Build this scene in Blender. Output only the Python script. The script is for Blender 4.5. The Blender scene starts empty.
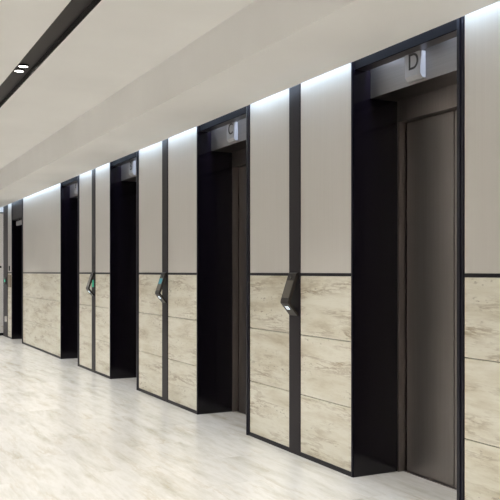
import bpy, bmesh, math, random
from mathutils import Vector, Matrix
random.seed(4)
C = bpy.context.scene.collection
# ------------------------------------------------------------------ constants (metres)
TH = math.radians(27.09)      # yaw of the camera away from the corridor direction
H = 1.25                      # camera height
W = 2.744                     # x of the elevator wall's face; y runs along the corridor
ZC = 2.489                    # underside of the lower ceiling
ZU = 2.791                    # upper ceiling
ZT = 2.66                     # top of the light slot
RAILZ = 1.232
OPEN = [(3.020, 4.003), (5.366, 6.381), (7.935, 8.945), (10.315, 11.322)]   # D C B A
LETTERS = ['D', 'C', 'B', 'A']
DOORWAY = (14.036, 15.079)
END = 15.914

# ------------------------------------------------------------------ node helpers
def mat(name):
    m = bpy.data.materials.new(name); m.use_nodes = True
    nt = m.node_tree
    return m, nt, nt.nodes['Principled BSDF']

def N(nt, t, **kw):
    n = nt.nodes.new(t)
    for k, v in kw.items():
        if k.startswith('_'):
            setattr(n, k[1:], v)
        else:
            n.inputs[k.replace('__', ' ')].default_value = v
    return n

def ramp(nt, stops):
    r = nt.nodes.new('ShaderNodeValToRGB')
    e = r.color_ramp.elements
    while len(e) < len(stops): e.new(0.5)
    for el, (p, c) in zip(e, stops):
        el.position = p; el.color = (*c, 1)
    return r

def plain(name, col, rough=.5, metal=0, spec=.5):
    m, nt, b = mat(name)
    b.inputs['Base Color'].default_value = (*col, 1)
    b.inputs['Roughness'].default_value = rough
    b.inputs['Metallic'].default_value = metal
    b.inputs['Specular IOR Level'].default_value = spec
    return m

def brushed(name, c0, c1, rough, axis_scale, metal=1.0, rvar=.08):
    """metal or laminate with fine streaks; axis_scale = frequency along x,y,z"""
    m, nt, b = mat(name)
    tc = nt.nodes.new('ShaderNodeTexCoord')
    mp = N(nt, 'ShaderNodeMapping'); mp.inputs['Scale'].default_value = axis_scale
    nt.links.new(tc.outputs['Object'], mp.inputs['Vector'])
    no = N(nt, 'ShaderNodeTexNoise', Scale=1.0, Detail=4.0, Roughness=.6)
    nt.links.new(mp.outputs[0], no.inputs['Vector'])
    r = ramp(nt, [(.25, c0), (.75, c1)])
    nt.links.new(no.outputs['Fac'], r.inputs[0])
    nt.links.new(r.outputs[0], b.inputs['Base Color'])
    mr = N(nt, 'ShaderNodeMapRange'); mr.inputs['To Min'].default_value = rough - rvar; mr.inputs['To Max'].default_value = rough + rvar
    nt.links.new(no.outputs['Fac'], mr.inputs['Value'])
    nt.links.new(mr.outputs[0], b.inputs['Roughness'])
    b.inputs['Metallic'].default_value = metal
    b.inputs['Specular IOR Level'].default_value = .5 if metal else .25
    return m

def emit(name, col, strength):
    m, nt, b = mat(name)
    b.inputs['Base Color'].default_value = (*col, 1)
    b.inputs['Emission Color'].default_value = (*col, 1)
    b.inputs['Emission Strength'].default_value = strength
    return m

def paint(name, c, rough=.75, amt=.03):
    m, nt, b = mat(name)
    tc = nt.nodes.new('ShaderNodeTexCoord')
    no = N(nt, 'ShaderNodeTexNoise', Scale=1.3, Detail=3.0)
    nt.links.new(tc.outputs['Object'], no.inputs['Vector'])
    r = ramp(nt, [(.3, tuple(v*(1-amt) for v in c)), (.7, tuple(min(1, v*(1+amt)) for v in c))])
    nt.links.new(no.outputs['Fac'], r.inputs[0]); nt.links.new(r.outputs[0], b.inputs['Base Color'])
    b.inputs['Roughness'].default_value = rough
    b.inputs['Specular IOR Level'].default_value = .25
    return m

def stone(nt, vec, cols, vein, sx, vein_amt, spot=None):
    """travertine: vec has x along the bedding, y across, z = slab seed. returns colour socket"""
    L = nt.links
    mp = N(nt, 'ShaderNodeMapping'); mp.inputs['Scale'].default_value = (sx, sx*5.5, 1)
    L.new(vec, mp.inputs['Vector'])
    w = N(nt, 'ShaderNodeTexNoise', Scale=1.6, Detail=3.0, Roughness=.5)
    L.new(mp.outputs[0], w.inputs['Vector'])
    n1 = N(nt, 'ShaderNodeTexNoise', Scale=1.3, Detail=9.0, Roughness=.68, Distortion=.15)
    L.new(mp.outputs[0], n1.inputs['Vector'])
    base = ramp(nt, cols)
    L.new(n1.outputs['Fac'], base.inputs[0])
    # veins: thin ridges of a second stretched noise
    mp2 = N(nt, 'ShaderNodeMapping'); mp2.inputs['Scale'].default_value = (sx*1.2, sx*8, 1); mp2.inputs['Location'].default_value = (7.3, 2.1, 5)
    L.new(vec, mp2.inputs['Vector'])
    n2 = N(nt, 'ShaderNodeTexNoise', Scale=1.0, Detail=7.0, Roughness=.7, Distortion=.25)
    L.new(mp2.outputs[0], n2.inputs['Vector'])
    vr = ramp(nt, [(.0, (0, 0, 0)), (.455, (0, 0, 0)), (.5, (1, 1, 1)), (.545, (0, 0, 0))])
    L.new(n2.outputs['Fac'], vr.inputs[0])
    gate = ramp(nt, [(.45, (0, 0, 0)), (.72, (1, 1, 1))])
    L.new(w.outputs['Fac'], gate.inputs[0])
    mul = N(nt, 'ShaderNodeMath', _operation='MULTIPLY'); L.new(vr.outputs[0], mul.inputs[0]); L.new(gate.outputs[0], mul.inputs[1])
    mul2 = N(nt, 'ShaderNodeMath', _operation='MULTIPLY'); L.new(mul.outputs[0], mul2.inputs[0]); mul2.inputs[1].default_value = vein_amt
    mx = N(nt, 'ShaderNodeMix', _data_type='RGBA')
    L.new(mul2.outputs[0], mx.inputs['Factor']); L.new(base.outputs[0], mx.inputs['A']); mx.inputs['B'].default_value = (*vein, 1)
    out = mx.outputs['Result']
    if spot:
        mp3 = N(nt, 'ShaderNodeMapping'); mp3.inputs['Scale'].default_value = (26, 62, 1)
        L.new(vec, mp3.inputs['Vector'])
        n3 = N(nt, 'ShaderNodeTexNoise', Scale=1.0, Detail=2.0)
        L.new(mp3.outputs[0], n3.inputs['Vector'])
        sr = ramp(nt, [(.60, (0, 0, 0)), (.68, (1, 1, 1))]); L.new(n3.outputs['Fac'], sr.inputs[0])
        g2 = ramp(nt, [(.5, (0, 0, 0)), (.66, (1, 1, 1))]); L.new(n2.outputs['Fac'], g2.inputs[0])
        m3 = N(nt, 'ShaderNodeMath', _operation='MULTIPLY'); L.new(sr.outputs[0], m3.inputs[0]); L.new(g2.outputs[0], m3.inputs[1])
        m4 = N(nt, 'ShaderNodeMath', _operation='MULTIPLY'); L.new(m3.outputs[0], m4.inputs[0]); m4.inputs[1].default_value = .8
        mx2 = N(nt, 'ShaderNodeMix', _data_type='RGBA')
        L.new(m4.outputs[0], mx2.inputs['Factor']); L.new(out, mx2.inputs['A']); mx2.inputs['B'].default_value = (*spot, 1)
        out = mx2.outputs['Result']
    return out

def wall_stone():
    m, nt, b = mat('travertine_wall'); L = nt.links
    tc = nt.nodes.new('ShaderNodeTexCoord'); oi = nt.nodes.new('ShaderNodeObjectInfo')
    sp = nt.nodes.new('ShaderNodeSeparateXYZ'); L.new(tc.outputs['Object'], sp.inputs[0])
    band = N(nt, 'ShaderNodeMath', _operation='MULTIPLY'); L.new(sp.outputs['Z'], band.inputs[0]); band.inputs[1].default_value = 1/.408
    fl = N(nt, 'ShaderNodeMath', _operation='FLOOR'); L.new(band.outputs[0], fl.inputs[0])
    k = N(nt, 'ShaderNodeMath', _operation='MULTIPLY_ADD'); L.new(oi.outputs['Random'], k.inputs[0]); k.inputs[1].default_value = 40
    f2 = N(nt, 'ShaderNodeMath', _operation='MULTIPLY'); L.new(fl.outputs[0], f2.inputs[0]); f2.inputs[1].default_value = 7.7
    L.new(f2.outputs[0], k.inputs[2])
    cb = nt.nodes.new('ShaderNodeCombineXYZ')
    L.new(sp.outputs['Y'], cb.inputs[0]); L.new(sp.outputs['Z'], cb.inputs[1]); L.new(k.outputs[0], cb.inputs[2])
    col = stone(nt, cb.outputs[0], [(.27, (.50, .44, .32)), (.42, (.68, .64, .525)), (.56, (.78, .755, .655)), (.72, (.62, .57, .455))],
                (.30, .225, .135), 1.15, .9, (.20, .15, .09))
    L.new(col, b.inputs['Base Color'])
    b.inputs['Roughness'].default_value = .38
    b.inputs['Specular IOR Level'].default_value = .35
    return m

def floor_stone():
    m, nt, b = mat('travertine_floor'); L = nt.links
    tc = nt.nodes.new('ShaderNodeTexCoord')
    sp = nt.nodes.new('ShaderNodeSeparateXYZ'); L.new(tc.outputs['Object'], sp.inputs[0])
    cb = nt.nodes.new('ShaderNodeCombineXYZ'); L.new(sp.outputs['Y'], cb.inputs[0]); L.new(sp.outputs['X'], cb.inputs[1])
    br = N(nt, 'ShaderNodeTexBrick', Scale=1.0)
    br.inputs['Color1'].default_value = (0, 0, 0, 1); br.inputs['Color2'].default_value = (1, 1, 1, 1); br.inputs['Mortar'].default_value = (.5, .5, .5, 1)
    br.inputs['Mortar Size'].default_value = .0006; br.inputs['Brick Width'].default_value = 1.2; br.inputs['Row Height'].default_value = .45
    br.inputs['Bias'].default_value = 0.0; br.offset = .5
    L.new(cb.outputs[0], br.inputs['Vector'])
    rv = nt.nodes.new('ShaderNodeRGBToBW'); L.new(br.outputs['Color'], rv.inputs[0])
    sd = N(nt, 'ShaderNodeMath', _operation='MULTIPLY'); L.new(rv.outputs[0], sd.inputs[0]); sd.inputs[1].default_value = 60
    c2 = nt.nodes.new('ShaderNodeCombineXYZ'); L.new(sp.outputs['Y'], c2.inputs[0]); L.new(sp.outputs['X'], c2.inputs[1]); L.new(sd.outputs[0], c2.inputs[2])
    col = stone(nt, c2.outputs[0], [(.30, (.56, .53, .455)), (.42, (.70, .68, .63)), (.55, (.81, .79, .755)), (.70, (.66, .63, .56))],
                (.52, .43, .28), 1.0, .5)
    # tile to tile tint and thin joint
    t = ramp(nt, [(0, (.90, .898, .89)), (1, (1.0, 1.0, 1.0))]); L.new(rv.outputs[0], t.inputs[0])
    mm = N(nt, 'ShaderNodeMix', _data_type='RGBA', _blend_type='MULTIPLY'); mm.inputs['Factor'].default_value = 1
    L.new(col, mm.inputs['A']); L.new(t.outputs[0], mm.inputs['B'])
    j = N(nt, 'ShaderNodeMix', _data_type='RGBA'); L.new(br.outputs['Fac'], j.inputs['Factor']); L.new(mm.outputs['Result'], j.inputs['A'])
    j.inputs['B'].default_value = (.6, .57, .51, 1)
    L.new(j.outputs['Result'], b.inputs['Base Color'])
    b.inputs['Roughness'].default_value = .26
    b.inputs['Specular IOR Level'].default_value = .42
    return m

M = dict(
    stone=wall_stone(), floor=floor_stone(),
    ceil=paint('ceiling_paint', (.865, .855, .835)),
    panel=brushed('upper_panel_laminate', (.595, .57, .535), (.63, .605, .57), .45, (60, 110, 1.2), 0.0, .03),
    black=plain('black_lacquer', (.005, .0035, .007), .14, 0, .4),
    frame=plain('black_frame', (.008, .007, .011), .4, 0, .25),
    matte=plain('matte_black', (.008, .007, .009), .8, 0, .08),
    edge=plain('dark_edge_metal', (.009, .008, .016), .32, 0, .3),
    stile=brushed('dark_bronze_stile', (.011, .008, .011), (.016, .012, .016), .42, (80, 80, 1.5), 0.0),
    steel=brushed('brushed_steel_fascia', (.27, .255, .255), (.33, .315, .312), .46, (60, 1.5, 120), 1.0),
    soffit=brushed('dark_soffit_metal', (.09, .08, .078), (.13, .115, .11), .32, (60, 1.5, 60), .9),
    door=brushed('bronzed_steel_door', (.30, .275, .265), (.36, .33, .315), .42, (90, 110, 1.0), 1.0),
    dframe=brushed('bronzed_steel_frame', (.23, .205, .20), (.28, .25, .24), .40, (90, 110, 1.0), 1.0),
    sign=plain('sign_silver', (.37, .365, .385), .5, 0, .3),
    ink=plain('letter_black', (.01, .01, .012), .5),
    chan=plain('channel_dark', (.024, .018, .018), .5, 0, .3),
    chanside=plain('channel_side', (.012, .010, .013), .25),
    kbody=brushed('kiosk_metal', (.028, .023, .022), (.042, .036, .032), .36, (40, 40, 40), .6),
    kface=plain('kiosk_face', (.125, .11, .09), .3, .3),
    kdark=plain('kiosk_dark', (.010, .010, .014), .2),
    wall=paint('pale_wall', (.80, .785, .77)),
    white=plain('white_plastic', (.72, .71, .68), .45),
    tan=plain('tan_metal', (.28, .22, .15), .4, .3),
    lamp=emit('lamp_lens', (1.0, .96, .90), 6.0),
    led=emit('reader_led', (.80, .90, 1.0), .8),
    green=emit('green_led_and_reflection', (.05, .70, .40), .25),  # card reader light, and a painted reflection behind one terminal
    teal=emit('teal_reflection', (.06, .26, .32), .35),  # glow standing in for a reflection on one terminal screen
)
g, nt, b = mat('clear_glass')
b.inputs['Transmission Weight'].default_value = 1; b.inputs['Roughness'].default_value = .02
b.inputs['IOR'].default_value = 1.45; b.inputs['Base Color'].default_value = (.93, .95, .96, 1)
M['glass'] = g

# ------------------------------------------------------------------ mesh helpers
def box(bm, x0, x1, y0, y1, z0, z1, bev=0.0):
    vs = [bm.verts.new(v) for v in ((x0, y0, z0), (x1, y0, z0), (x1, y1, z0), (x0, y1, z0),
                                    (x0, y0, z1), (x1, y0, z1), (x1, y1, z1), (x0, y1, z1))]
    fs = [bm.faces.new([vs[i] for i in q]) for q in ((3, 2, 1, 0), (4, 5, 6, 7), (0, 1, 5, 4), (1, 2, 6, 5), (2, 3, 7, 6), (3, 0, 4, 7))]
    if bev:
        es = list({e for f in fs for e in f.edges})
        bmesh.ops.bevel(bm, geom=es, offset=bev, segments=2, affect='EDGES', profile=.7)

def prism_xz(bm, pts, y0, y1, bev=0.0):
    """closed outline in x,z extruded along y"""
    a = [bm.verts.new((x, y0, z)) for x, z in pts]; c = [bm.verts.new((x, y1, z)) for x, z in pts]
    n = len(pts); fs = [bm.faces.new(a), bm.faces.new(c[::-1])]
    for i in range(n): fs.append(bm.faces.new([a[i], c[i], c[(i+1) % n], a[(i+1) % n]]))
    bmesh.ops.recalc_face_normals(bm, faces=fs)
    if bev:
        es = list({e for f in fs for e in f.edges})
        bmesh.ops.bevel(bm, geom=es, offset=bev, segments=2, affect='EDGES', profile=.7)

def disc(bm, r0, r1, z0, z1, n=28):
    """ring (r0>0) or solid disc (r0=0) around z"""
    def loop(r, z): return [bm.verts.new((r*math.cos(2*math.pi*i/n), r*math.sin(2*math.pi*i/n), z)) for i in range(n)]
    oa, ob = loop(r1, z0), loop(r1, z1)
    fs = [bm.faces.new([oa[i], oa[(i+1) % n], ob[(i+1) % n], ob[i]]) for i in range(n)]
    if r0:
        ia, ib = loop(r0, z0), loop(r0, z1)
        for i in range(n):
            k = (i+1) % n
            fs += [bm.faces.new([ia[i], ib[i], ib[k], ia[k]]), bm.faces.new([oa[i], ia[i], ia[k], oa[k]]), bm.faces.new([ob[i], ob[k], ib[k], ib[i]])]
    else:
        fs += [bm.faces.new(oa[::-1]), bm.faces.new(ob)]
    bmesh.ops.recalc_face_normals(bm, faces=fs)

def obj(name, bm, m, parent=None, kind=None):
    me = bpy.data.meshes.new(name); bm.to_mesh(me); bm.free()
    me.materials.append(m)
    o = bpy.data.objects.new(name, me); C.objects.link(o)
    if parent: o.parent = parent
    if kind: o['kind'] = kind
    return o

def boxes(name, lst, m, parent=None, kind=None, bev=0.0):
    bm = bmesh.new()
    for t in lst: box(bm, *t, bev=bev)
    return obj(name, bm, m, parent, kind)

def thing(name, label, cat, loc=(0, 0, 0), group=None):
    o = bpy.data.objects.new(name, None); C.objects.link(o); o.location = loc
    o['label'] = label; o['category'] = cat
    if group: o['group'] = group
    return o

def tag(o, label, cat, group=None):
    o['label'] = label; o['category'] = cat
    if group: o['group'] = group
    return o
S = 'structure'

def area(name, loc, rot, sx, sy, power, col):
    l = bpy.data.lights.new(name, 'AREA'); l.shape = 'RECTANGLE'; l.size = sx; l.size_y = sy; l.energy = power; l.color = col
    o = bpy.data.objects.new(name, l); C.objects.link(o); o.location = loc; o.rotation_euler = rot
    return o

# ------------------------------------------------------------------ room shell
boxes('floor', [(-2.8, W+3.2, -6.0, 21.0, -.12, 0)], M['floor'], kind=S)
# ceiling: higher field with the dark channel cut into it, riser, lower soffit with the lip of the light slot
CX0, CX1, CT = 1.138, 1.290, 2.836
SX = 2.069
LIP = W - .080
boxes('ceiling', [(-2.8, CX0, -6, 21, ZU, ZU+.15), (CX1, SX, -6, 21, ZU, ZU+.15)], M['ceil'], kind=S)
boxes('ceiling', [(SX, SX+.02, -6, 21, ZC, ZU+.15), (SX+.02, LIP, -6, 21, ZC, ZC+.02), (LIP-.014, LIP, -6, 21, ZC+.02, ZT)], M['ceil'], kind=S)
boxes('ceiling', [(LIP-.014, W+.6, -6, 21, ZT, ZT+.05)], M['ceil'], kind=S)
ch = boxes('trim_1', [(CX0-.01, CX1+.01, -6, 21, CT, CT+.03)], M['chan'], kind=S)
boxes('channel_side', [(CX0, CX0+.004, -6, 21, ZU-.002, CT), (CX1-.004, CX1, -6, 21, ZU-.002, CT)], M['chanside'], ch)

# right wall: substrate with openings, cladding as parts
edges = [0.3] + [v for o in OPEN for v in o] + list(DOORWAY) + [END]
piers = [(edges[i], edges[i+1]) for i in range(0, len(edges), 2)]
sub = [(W+.024, W+.62, a, c, 0, ZT) for a, c in piers]
sub += [(W+.44, W+.62, a, c, 0, ZT) for a, c in OPEN]
sub += [(W+.024, W+.62, -6.0, .3, 0, ZT)]
wall = boxes('wall_right', sub, M['frame'], kind=S)
G = .004
SW = .073
stiles = []
def pane(y0, y1):
    boxes('upper_panel', [(W, W+.024, y0, y1, RAILZ+.010, ZT)], M['panel'], wall, bev=0)
    js = [.030, .419, .8225, RAILZ-.010]
    bm = bmesh.new()
    for i in range(3):
        box(bm, W, W+.024, y0, y1, js[i]+(.0024 if i else 0), js[i+1]-(.0024 if i < 2 else 0))
    obj('travertine_panel', bm, M['stone'], wall)
for i, (a, c) in enumerate(piers):
    if i == 0: continue
    if i in (1, 2, 3):
        mid = (a+c)/2
        pane(a+G, mid-SW-G*.5); pane(mid+SW+G*.5, c-G)
        stiles.append(mid)
    else:
        pane(a+G, c-G)
mid0 = 2.34
pane(mid0+SW, 3.020-G); pane(1.66, mid0-SW); pane(-6, 1.60)
# trims: stiles, rail, base, edge frames
tr = 2
for m_ in [mid0] + stiles:
    boxes('trim_%d' % tr, [(W-.006, W+.024, m_-SW, m_+SW, 0, ZT)], M['stile'], kind=S, bev=.002); tr += 1
def runs(zz0, zz1, out):
    lst = []
    for i, (a, c) in enumerate(piers):
        if i == 0: a = -6
        cuts = [a] + ([mid0-SW-.0005, mid0+SW+.0005] if i == 0 else ([stiles[i-1]-SW-.0005, stiles[i-1]+SW+.0005] if i in (1, 2, 3) else [])) + [c]
        for k in range(0, len(cuts), 2): lst.append((W-out, W+.024, cuts[k], cuts[k+1], zz0, zz1))
    return lst
boxes('trim_%d' % tr, runs(RAILZ-.0098, RAILZ+.0098, .003), M['frame'], kind=S); tr += 1
boxes('baseboard_right', runs(0.0, .0295, .004), M['frame'], kind=S)
for a, c in OPEN + [DOORWAY]:
    boxes('trim_%d' % tr, [(W-.006, W+.05, a+.0002, a+.019, 0, ZT), (W-.012, W+.05, a+.0195, a+.041, 0, ZT)], M['edge'], kind=S, bev=.0015); tr += 1
    boxes('trim_%d' % tr, [(W-.006, W+.05, c-.012, c-.0002, 0, ZT)], M['edge'], kind=S, bev=.0015); tr += 1

# ------------------------------------------------------------------ elevators
where = ['nearest, at the right', 'second from the right',
         'third from the right', 'beside the wide plain pier']
EF, EA, ED = .126, .330, .388       # fascia, door frame face, door leaf: setback from the wall face
ZF = 2.315                          # underside of the fascia
ZH = 2.186                          # door head
ZN = 2.480                          # niche ceiling
for i, (a, c) in enumerate(OPEN):
    y0, y1 = a+.041, c-.012
    ymid = (a+c)/2
    Lt = LETTERS[i]
    ycen = ymid+.020
    # surround
    t = thing('elevator_surround', 'black lined recess with steel fascia behind sign %s, %s' % (Lt, where[i]), 'elevator surround', (W, ymid, 0), 'elevator surrounds')
    ly0, ly1 = y0-ymid, y1-ymid
    for nm, yy0, yy1 in (('jamb_lining', ly1-.006, ly1), ('jamb_lining', ly0, ly0+.006)):
        boxes(nm, [(.001, EA, yy0, yy1, .0, ZN)], M['black'], t)
    nc = boxes('niche_ceiling', [(.0255, EF-.026, ly0+.0065, ly1-.0065, ZN, ZN+.05)], M['soffit'], t)
    boxes('edge_strip', [(.014, .025, ly0, ly1, ZN, ZN+.08)], M['matte'], nc)
    for q in (-1, 1):
        area('niche_led', (W+EF-.013, ycen + q*.315, ZN+.10), (0, 0, 0), .018, .22, 2.2, (.70, .82, 1.0))
    boxes('fascia', [(EF, EF+.012, ly0+.0065, ly1-.0065, ZF, ZT-.002)], M['steel'], t)
    boxes('soffit', [(EF+.012, EA, ly0+.0065, ly1-.0065, ZF, ZF+.012)], M['soffit'], t)
    # door
    t = thing('elevator_door', 'closed bronzed steel elevator door under sign %s, %s' % (Lt, where[i]), 'elevator door', (W, ymid, 0), 'elevator doors')
    fy0, fy1 = ly0+.0065, ly1-.0065
    bm = bmesh.new()
    box(bm, EA, ED+.03, fy0, ly1-.0065, ZH, ZF+.02)
    obj('door_header', bm, M['dframe'], t)
    boxes('door_jamb', [(EA, ED+.03, fy1-.012, fy1, 0, ZH)], M['dframe'], t)
    boxes('door_jamb', [(EA, ED+.03, fy0, fy0+.03, 0, ZH)], M['dframe'], t)
    cy = ycen-ymid
    boxes('door_leaf', [(ED, ED+.03, cy+.0035, fy1-.022, .0035, ZH-.004)], M['door'], t, bev=.003)
    boxes('door_leaf', [(ED, ED+.03, fy0+.034, cy-.0035, .0035, ZH-.004)], M['door'], t, bev=.003)
    boxes('sill', [(ED-.02, ED+.03, fy0+.0305, fy1-.0125, 0, .003)], M['dframe'], t)
    # hanging letter sign
    sx0, sx1, sz0 = EF-.040, EF-.001, 2.330
    t = thing('elevator_sign', 'small silver box sign with black letter %s on the fascia above its elevator door' % Lt, 'sign', (W, ycen, 0), 'elevator letter signs')
    bm = bmesh.new()
    prism_xz(bm, [(sx0, ZN-.002), (sx0, sz0+.020), (sx0+.016, sz0), (sx1, sz0), (sx1, ZN-.002)], -.067, .067, .002)
    obj('housing', bm, M['sign'], t)
    cu = bpy.data.curves.new('letter', 'FONT'); cu.body = Lt; cu.size = .130; cu.offset = .0006; cu.align_x = 'CENTER'; cu.extrude = .0008
    tmp = bpy.data.objects.new('letter_text', cu); C.objects.link(tmp)
    dg = bpy.context.evaluated_depsgraph_get()
    me = bpy.data.meshes.new_from_object(tmp.evaluated_get(dg)); bpy.data.objects.remove(tmp)
    # text x -> -y (reads from the corridor), text y -> z
    me.transform(Matrix(((0, 0, -1, sx0-.0006), (-1, 0, 0, -.008), (0, 1, 0, 2.386), (0, 0, 0, 1))))
    me.materials.clear(); me.materials.append(M['ink'])
    o = bpy.data.objects.new('letter', me); C.objects.link(o); o.parent = t

# ------------------------------------------------------------------ call terminals on the stiles
def terminal(y, label, lit):
    t = thing('call_terminal', label, 'call terminal', (W-.006, y, 0), 'elevator call terminals')
    w = .054
    # bent plate: mounted at the top, leaning out, folded back under to the stile
    A = (-.016, 1.238); B_ = (-.079, 1.052); D_ = (-.008, .950)
    bm = bmesh.new()
    prism_xz(bm, [(0, 1.246), A, B_, (-.080, 1.036), D_, (0, .950), (0, .975), (-.012, .978), (-.062, 1.046), (-.004, 1.206), (0, 1.206)], -w, w, .0018)
    obj('housing', bm, M['kbody'], t)
    d = Vector((B_[0]-A[0], 0, B_[1]-A[1])); L = d.length; d.normalize(); n = Vector((d.z, 0, -d.x))
    if n.x > 0: n = -n
    def plate(name, u0, u1, v0, v1, m, h=.0015, parent=t):
        bm = bmesh.new(); vs = []
        for hh in (-.001, h):
            for u, v in ((u0, v0), (u1, v0), (u1, v1), (u0, v1)):
                p = Vector((A[0], 0, A[1])) + d*u + n*hh
                vs.append(bm.verts.new((p.x, v, p.z)))
        fs = [bm.faces.new([vs[k] for k in q]) for q in ((3, 2, 1, 0), (4, 5, 6, 7), (0, 1, 5, 4), (1, 2, 6, 5), (2, 3, 7, 6), (3, 0, 4, 7))]
        bmesh.ops.recalc_face_normals(bm, faces=fs)
        return obj(name, bm, m, parent)
    scr = plate('screen', .050, L-.022, -w+.010, w-.010, M['kface'])
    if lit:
        plate('screen_reflection', .056, .110, -w+.013, w-.013, M['teal'], .0022, scr)  # glowing patch imitates a teal reflection on the screen
    bm = bmesh.new(); disc(bm, 0, .011, -.001, .002)
    o = obj('camera_lens', bm, M['kdark'], t)
    p = Vector((A[0], 0, A[1])) + d*.028 + n*.0005
    o.matrix_local = Matrix.Translation(p) @ n.to_track_quat('Z', 'Y').to_matrix().to_4x4()
    # reader window in the folded-under face
    bm = bmesh.new()
    q0 = Vector((-.080, 0, 1.036)); q1 = Vector((D_[0], 0, D_[1])); dd = (q1-q0); LL = dd.length; dd.normalize(); nn = Vector((dd.z, 0, -dd.x))
    if nn.z > 0: nn = -nn
    vs = []
    for hh in (-.001, .0015):
        for u, v in ((.028, -.020), (.056, -.020), (.056, .022), (.028, .022)):
            p = q0 + dd*u + nn*hh; vs.append(bm.verts.new((p.x, v, p.z)))
    fs = [bm.faces.new([vs[k] for k in q]) for q in ((3, 2, 1, 0), (4, 5, 6, 7), (0, 1, 5, 4), (1, 2, 6, 5), (2, 3, 7, 6), (3, 0, 4, 7))]
    bmesh.ops.recalc_face_normals(bm, faces=fs)
    obj('reader_light', bm, M['led'], t)
    return t
terminal(stiles[0], 'dark angled call terminal with plain grey screen, on post between signs D and C', False)
terminal(stiles[1], 'dark angled call terminal with teal reflection on screen, on post between signs C and B', True)
t = terminal(stiles[2], 'dark angled call terminal with green reflection behind it between signs B and A', False)
boxes('green_reflection', [(-.003, 0, -.02, .045, 1.06, 1.15)], M['green'], t)  # glowing strip in place of a green reflection on the post

# ------------------------------------------------------------------ the doorway beyond the last elevator and the corridor end
a, c = DOORWAY
y0, y1 = a+.047, c-.018
d1 = boxes('door_1', [(W+.36, W+.40, y0, y1, 0, 2.205)], M['black'], kind=S)
boxes('lining', [(W+.002, W+.40, y1-.012, y1, 0, ZT-.002), (W+.002, W+.40, y0, y0+.012, 0, ZT-.002)], M['black'], d1)
boxes('header', [(W+.002, W+.40, y0+.012, y1-.012, 2.205, ZT-.002)], M['stile'], d1)
sg = thing('hanging_sign', 'small pale box under the header of the far left dark doorway', 'sign', (W+.05, 14.58, 2.205))
boxes('stem', [(-.008, .008, -.008, .008, -.05, 0)], M['frame'], sg)
boxes('box', [(-.02, .02, -.24, .24, -.11, -.035)], M['sign'], sg, bev=.004)
# post at the end of the wall and the glazed screen across the corridor end
boxes('trim_%d' % tr, [(W-.01, W+.62, 15.49, END, 0, ZT)], M['frame'], kind=S, bev=.003); tr += 1
card = boxes('access_reader', [(W-.030, W-.010, 15.57, 15.72, 1.01, 1.14)], M['kdark'], bev=.003)
tag(card, 'small black card reader with a green light on the far left dark post', 'card reader')
boxes('status_light', [(W-.033, W-.0295, 15.60, 15.68, 1.055, 1.10)], M['green'], card)
tag(boxes('call_plate', [(W-.014, W, 15.14, 15.40, .96, 1.19)], M['tan'], bev=.002), 'tan metal plate on the narrow stone strip left of the doorway', 'plate')
tag(boxes('key_switch', [(W-.010, W, 15.27, 15.34, 1.27, 1.36)], M['kdark'], bev=.002), 'small black switch on the pale strip left of the dark doorway', 'switch')
tag(boxes('wall_box', [(W-.040, W-.010, 15.50, 15.60, .30, .40)], M['white'], bev=.004), 'small white box low on the far left dark post', 'box')
YE = 16.02
gd = boxes('window_1', [(-2.7, W+.6, YE, YE+.05, 0, .05), (1.55, 1.60, YE, YE+.05, .05, 2.40), (W+.10, W+.6, YE, YE+.05, .05, 2.40), (-2.7, W+.6, YE, YE+.05, 2.40, 2.415)], M['frame'], kind=S)
boxes('glass_pane', [(1.60, W+.10, YE+.02, YE+.03, .05, 2.40)], M['glass'], gd)
boxes('glass_pane', [(-2.7, 1.55, YE+.02, YE+.03, .05, 2.40)], M['glass'], gd)
boxes('pull_handle', [(W-.16, W-.035, YE-.05, YE-.03, 1.325, 1.365), (W-.11, W-.09, YE-.03, YE+.02, 1.335, 1.355)], M['kdark'], gd)
area('added_end_fill', (.2, 17.6, ZC-.02), (0, 0, 0), 1.2, 1.2, 32.0, (1.0, .97, .97))  # added light out of view, brightens the space behind the glass
boxes('wall_end', [(-2.7, W+.6, YE, YE+.05, 2.415, ZU)], M['wall'], kind=S)
boxes('wall_left', [(-2.8, -2.7, -6, 21, 0, ZU)], M['wall'], kind=S)
boxes('wall_back', [(-2.7, W+3.2, 19.0, 19.1, 0, ZU)], M['wall'], kind=S)

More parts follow.
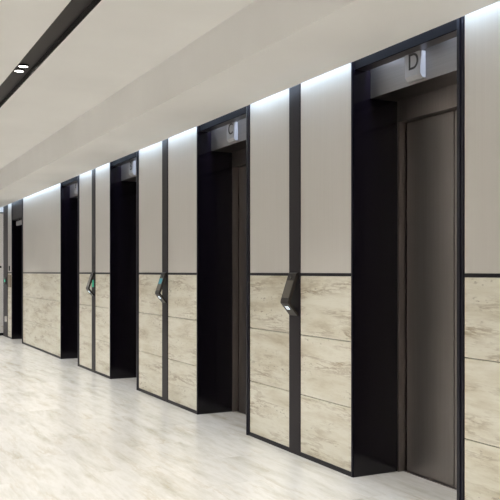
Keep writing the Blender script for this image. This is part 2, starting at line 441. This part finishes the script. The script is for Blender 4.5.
# ------------------------------------------------------------------ twin downlights in the channel
ZL = CT
def downlight(y, label):
    t = thing('downlight', label, 'downlight', (1.212, y, ZL), 'channel downlights')
    bm = bmesh.new(); disc(bm, .035, .041, -.012, -.0002); obj('trim_ring', bm, M['chanside'], t)
    bm = bmesh.new(); disc(bm, 0, .0345, -.010, -.0002); obj('lens', bm, M['lamp'], t)
downlight(6.19, 'nearer of the two round lit lamps in the dark ceiling channel')
downlight(6.35, 'farther of the two round lit lamps in the dark ceiling channel')

# ------------------------------------------------------------------ light
# LED line in the slot along the top of the elevator wall
for k in range(8):
    yy = -1 + 2.12*k + 1.06
    area('slot_led', (W-.042, yy, ZT-.03), (0, math.radians(-6), 0), .024, 2.12, 4.8, (.60, .78, 1.0))
# unseen wash added on the opposite wall to brighten riser and panels
boxes('trim_%d' % tr, [(-2.44, -2.42, -6, 16, ZU-.14, ZU)], M['ceil'], kind=S); tr += 1  # added box that hides the wash strips
for k in range(8):
    area('added_wall_wash', (-2.50, -4 + 2.4*k, ZU-.05), (0, math.radians(25), 0), .06, 2.4, 11.0, (1.0, .985, .965))
# one spot serves the visible lamps; all others, both rows, added to brighten floor
for xx, y in [(q, -2.96+2.33*k) for k in range(9) for q in (1.212, -1.212)]:
    l = bpy.data.lights.new('lamp_and_fill_spot', 'SPOT'); l.energy = 275 if xx > 0 else 172; l.spot_size = math.radians(104); l.spot_blend = 1.0
    l.shadow_soft_size = .05; l.color = (1, .975, .935)
    o = bpy.data.objects.new('lamp_and_fill_spot', l); C.objects.link(o); o.location = (xx, y, ZL-.016)

w = bpy.data.worlds.new('hall'); bpy.context.scene.world = w; w.use_nodes = True
bg = w.node_tree.nodes['Background']; bg.inputs[0].default_value = (1.0, .955, .885, 1); bg.inputs[1].default_value = .8

# ------------------------------------------------------------------ camera
cam = bpy.data.cameras.new('camera'); co = bpy.data.objects.new('camera', cam); C.objects.link(co)
co.location = (0, 0, H); co.rotation_euler = (math.pi/2, 0, -TH)
cam.sensor_width = 36; cam.lens = 790/500*36; cam.shift_y = 21.8/500
cam.clip_start = .05
bpy.context.scene.camera = co
vs = bpy.context.scene.view_settings
vs.view_transform = 'Standard'; vs.look = 'None'; vs.exposure = 0.04; vs.gamma = 1
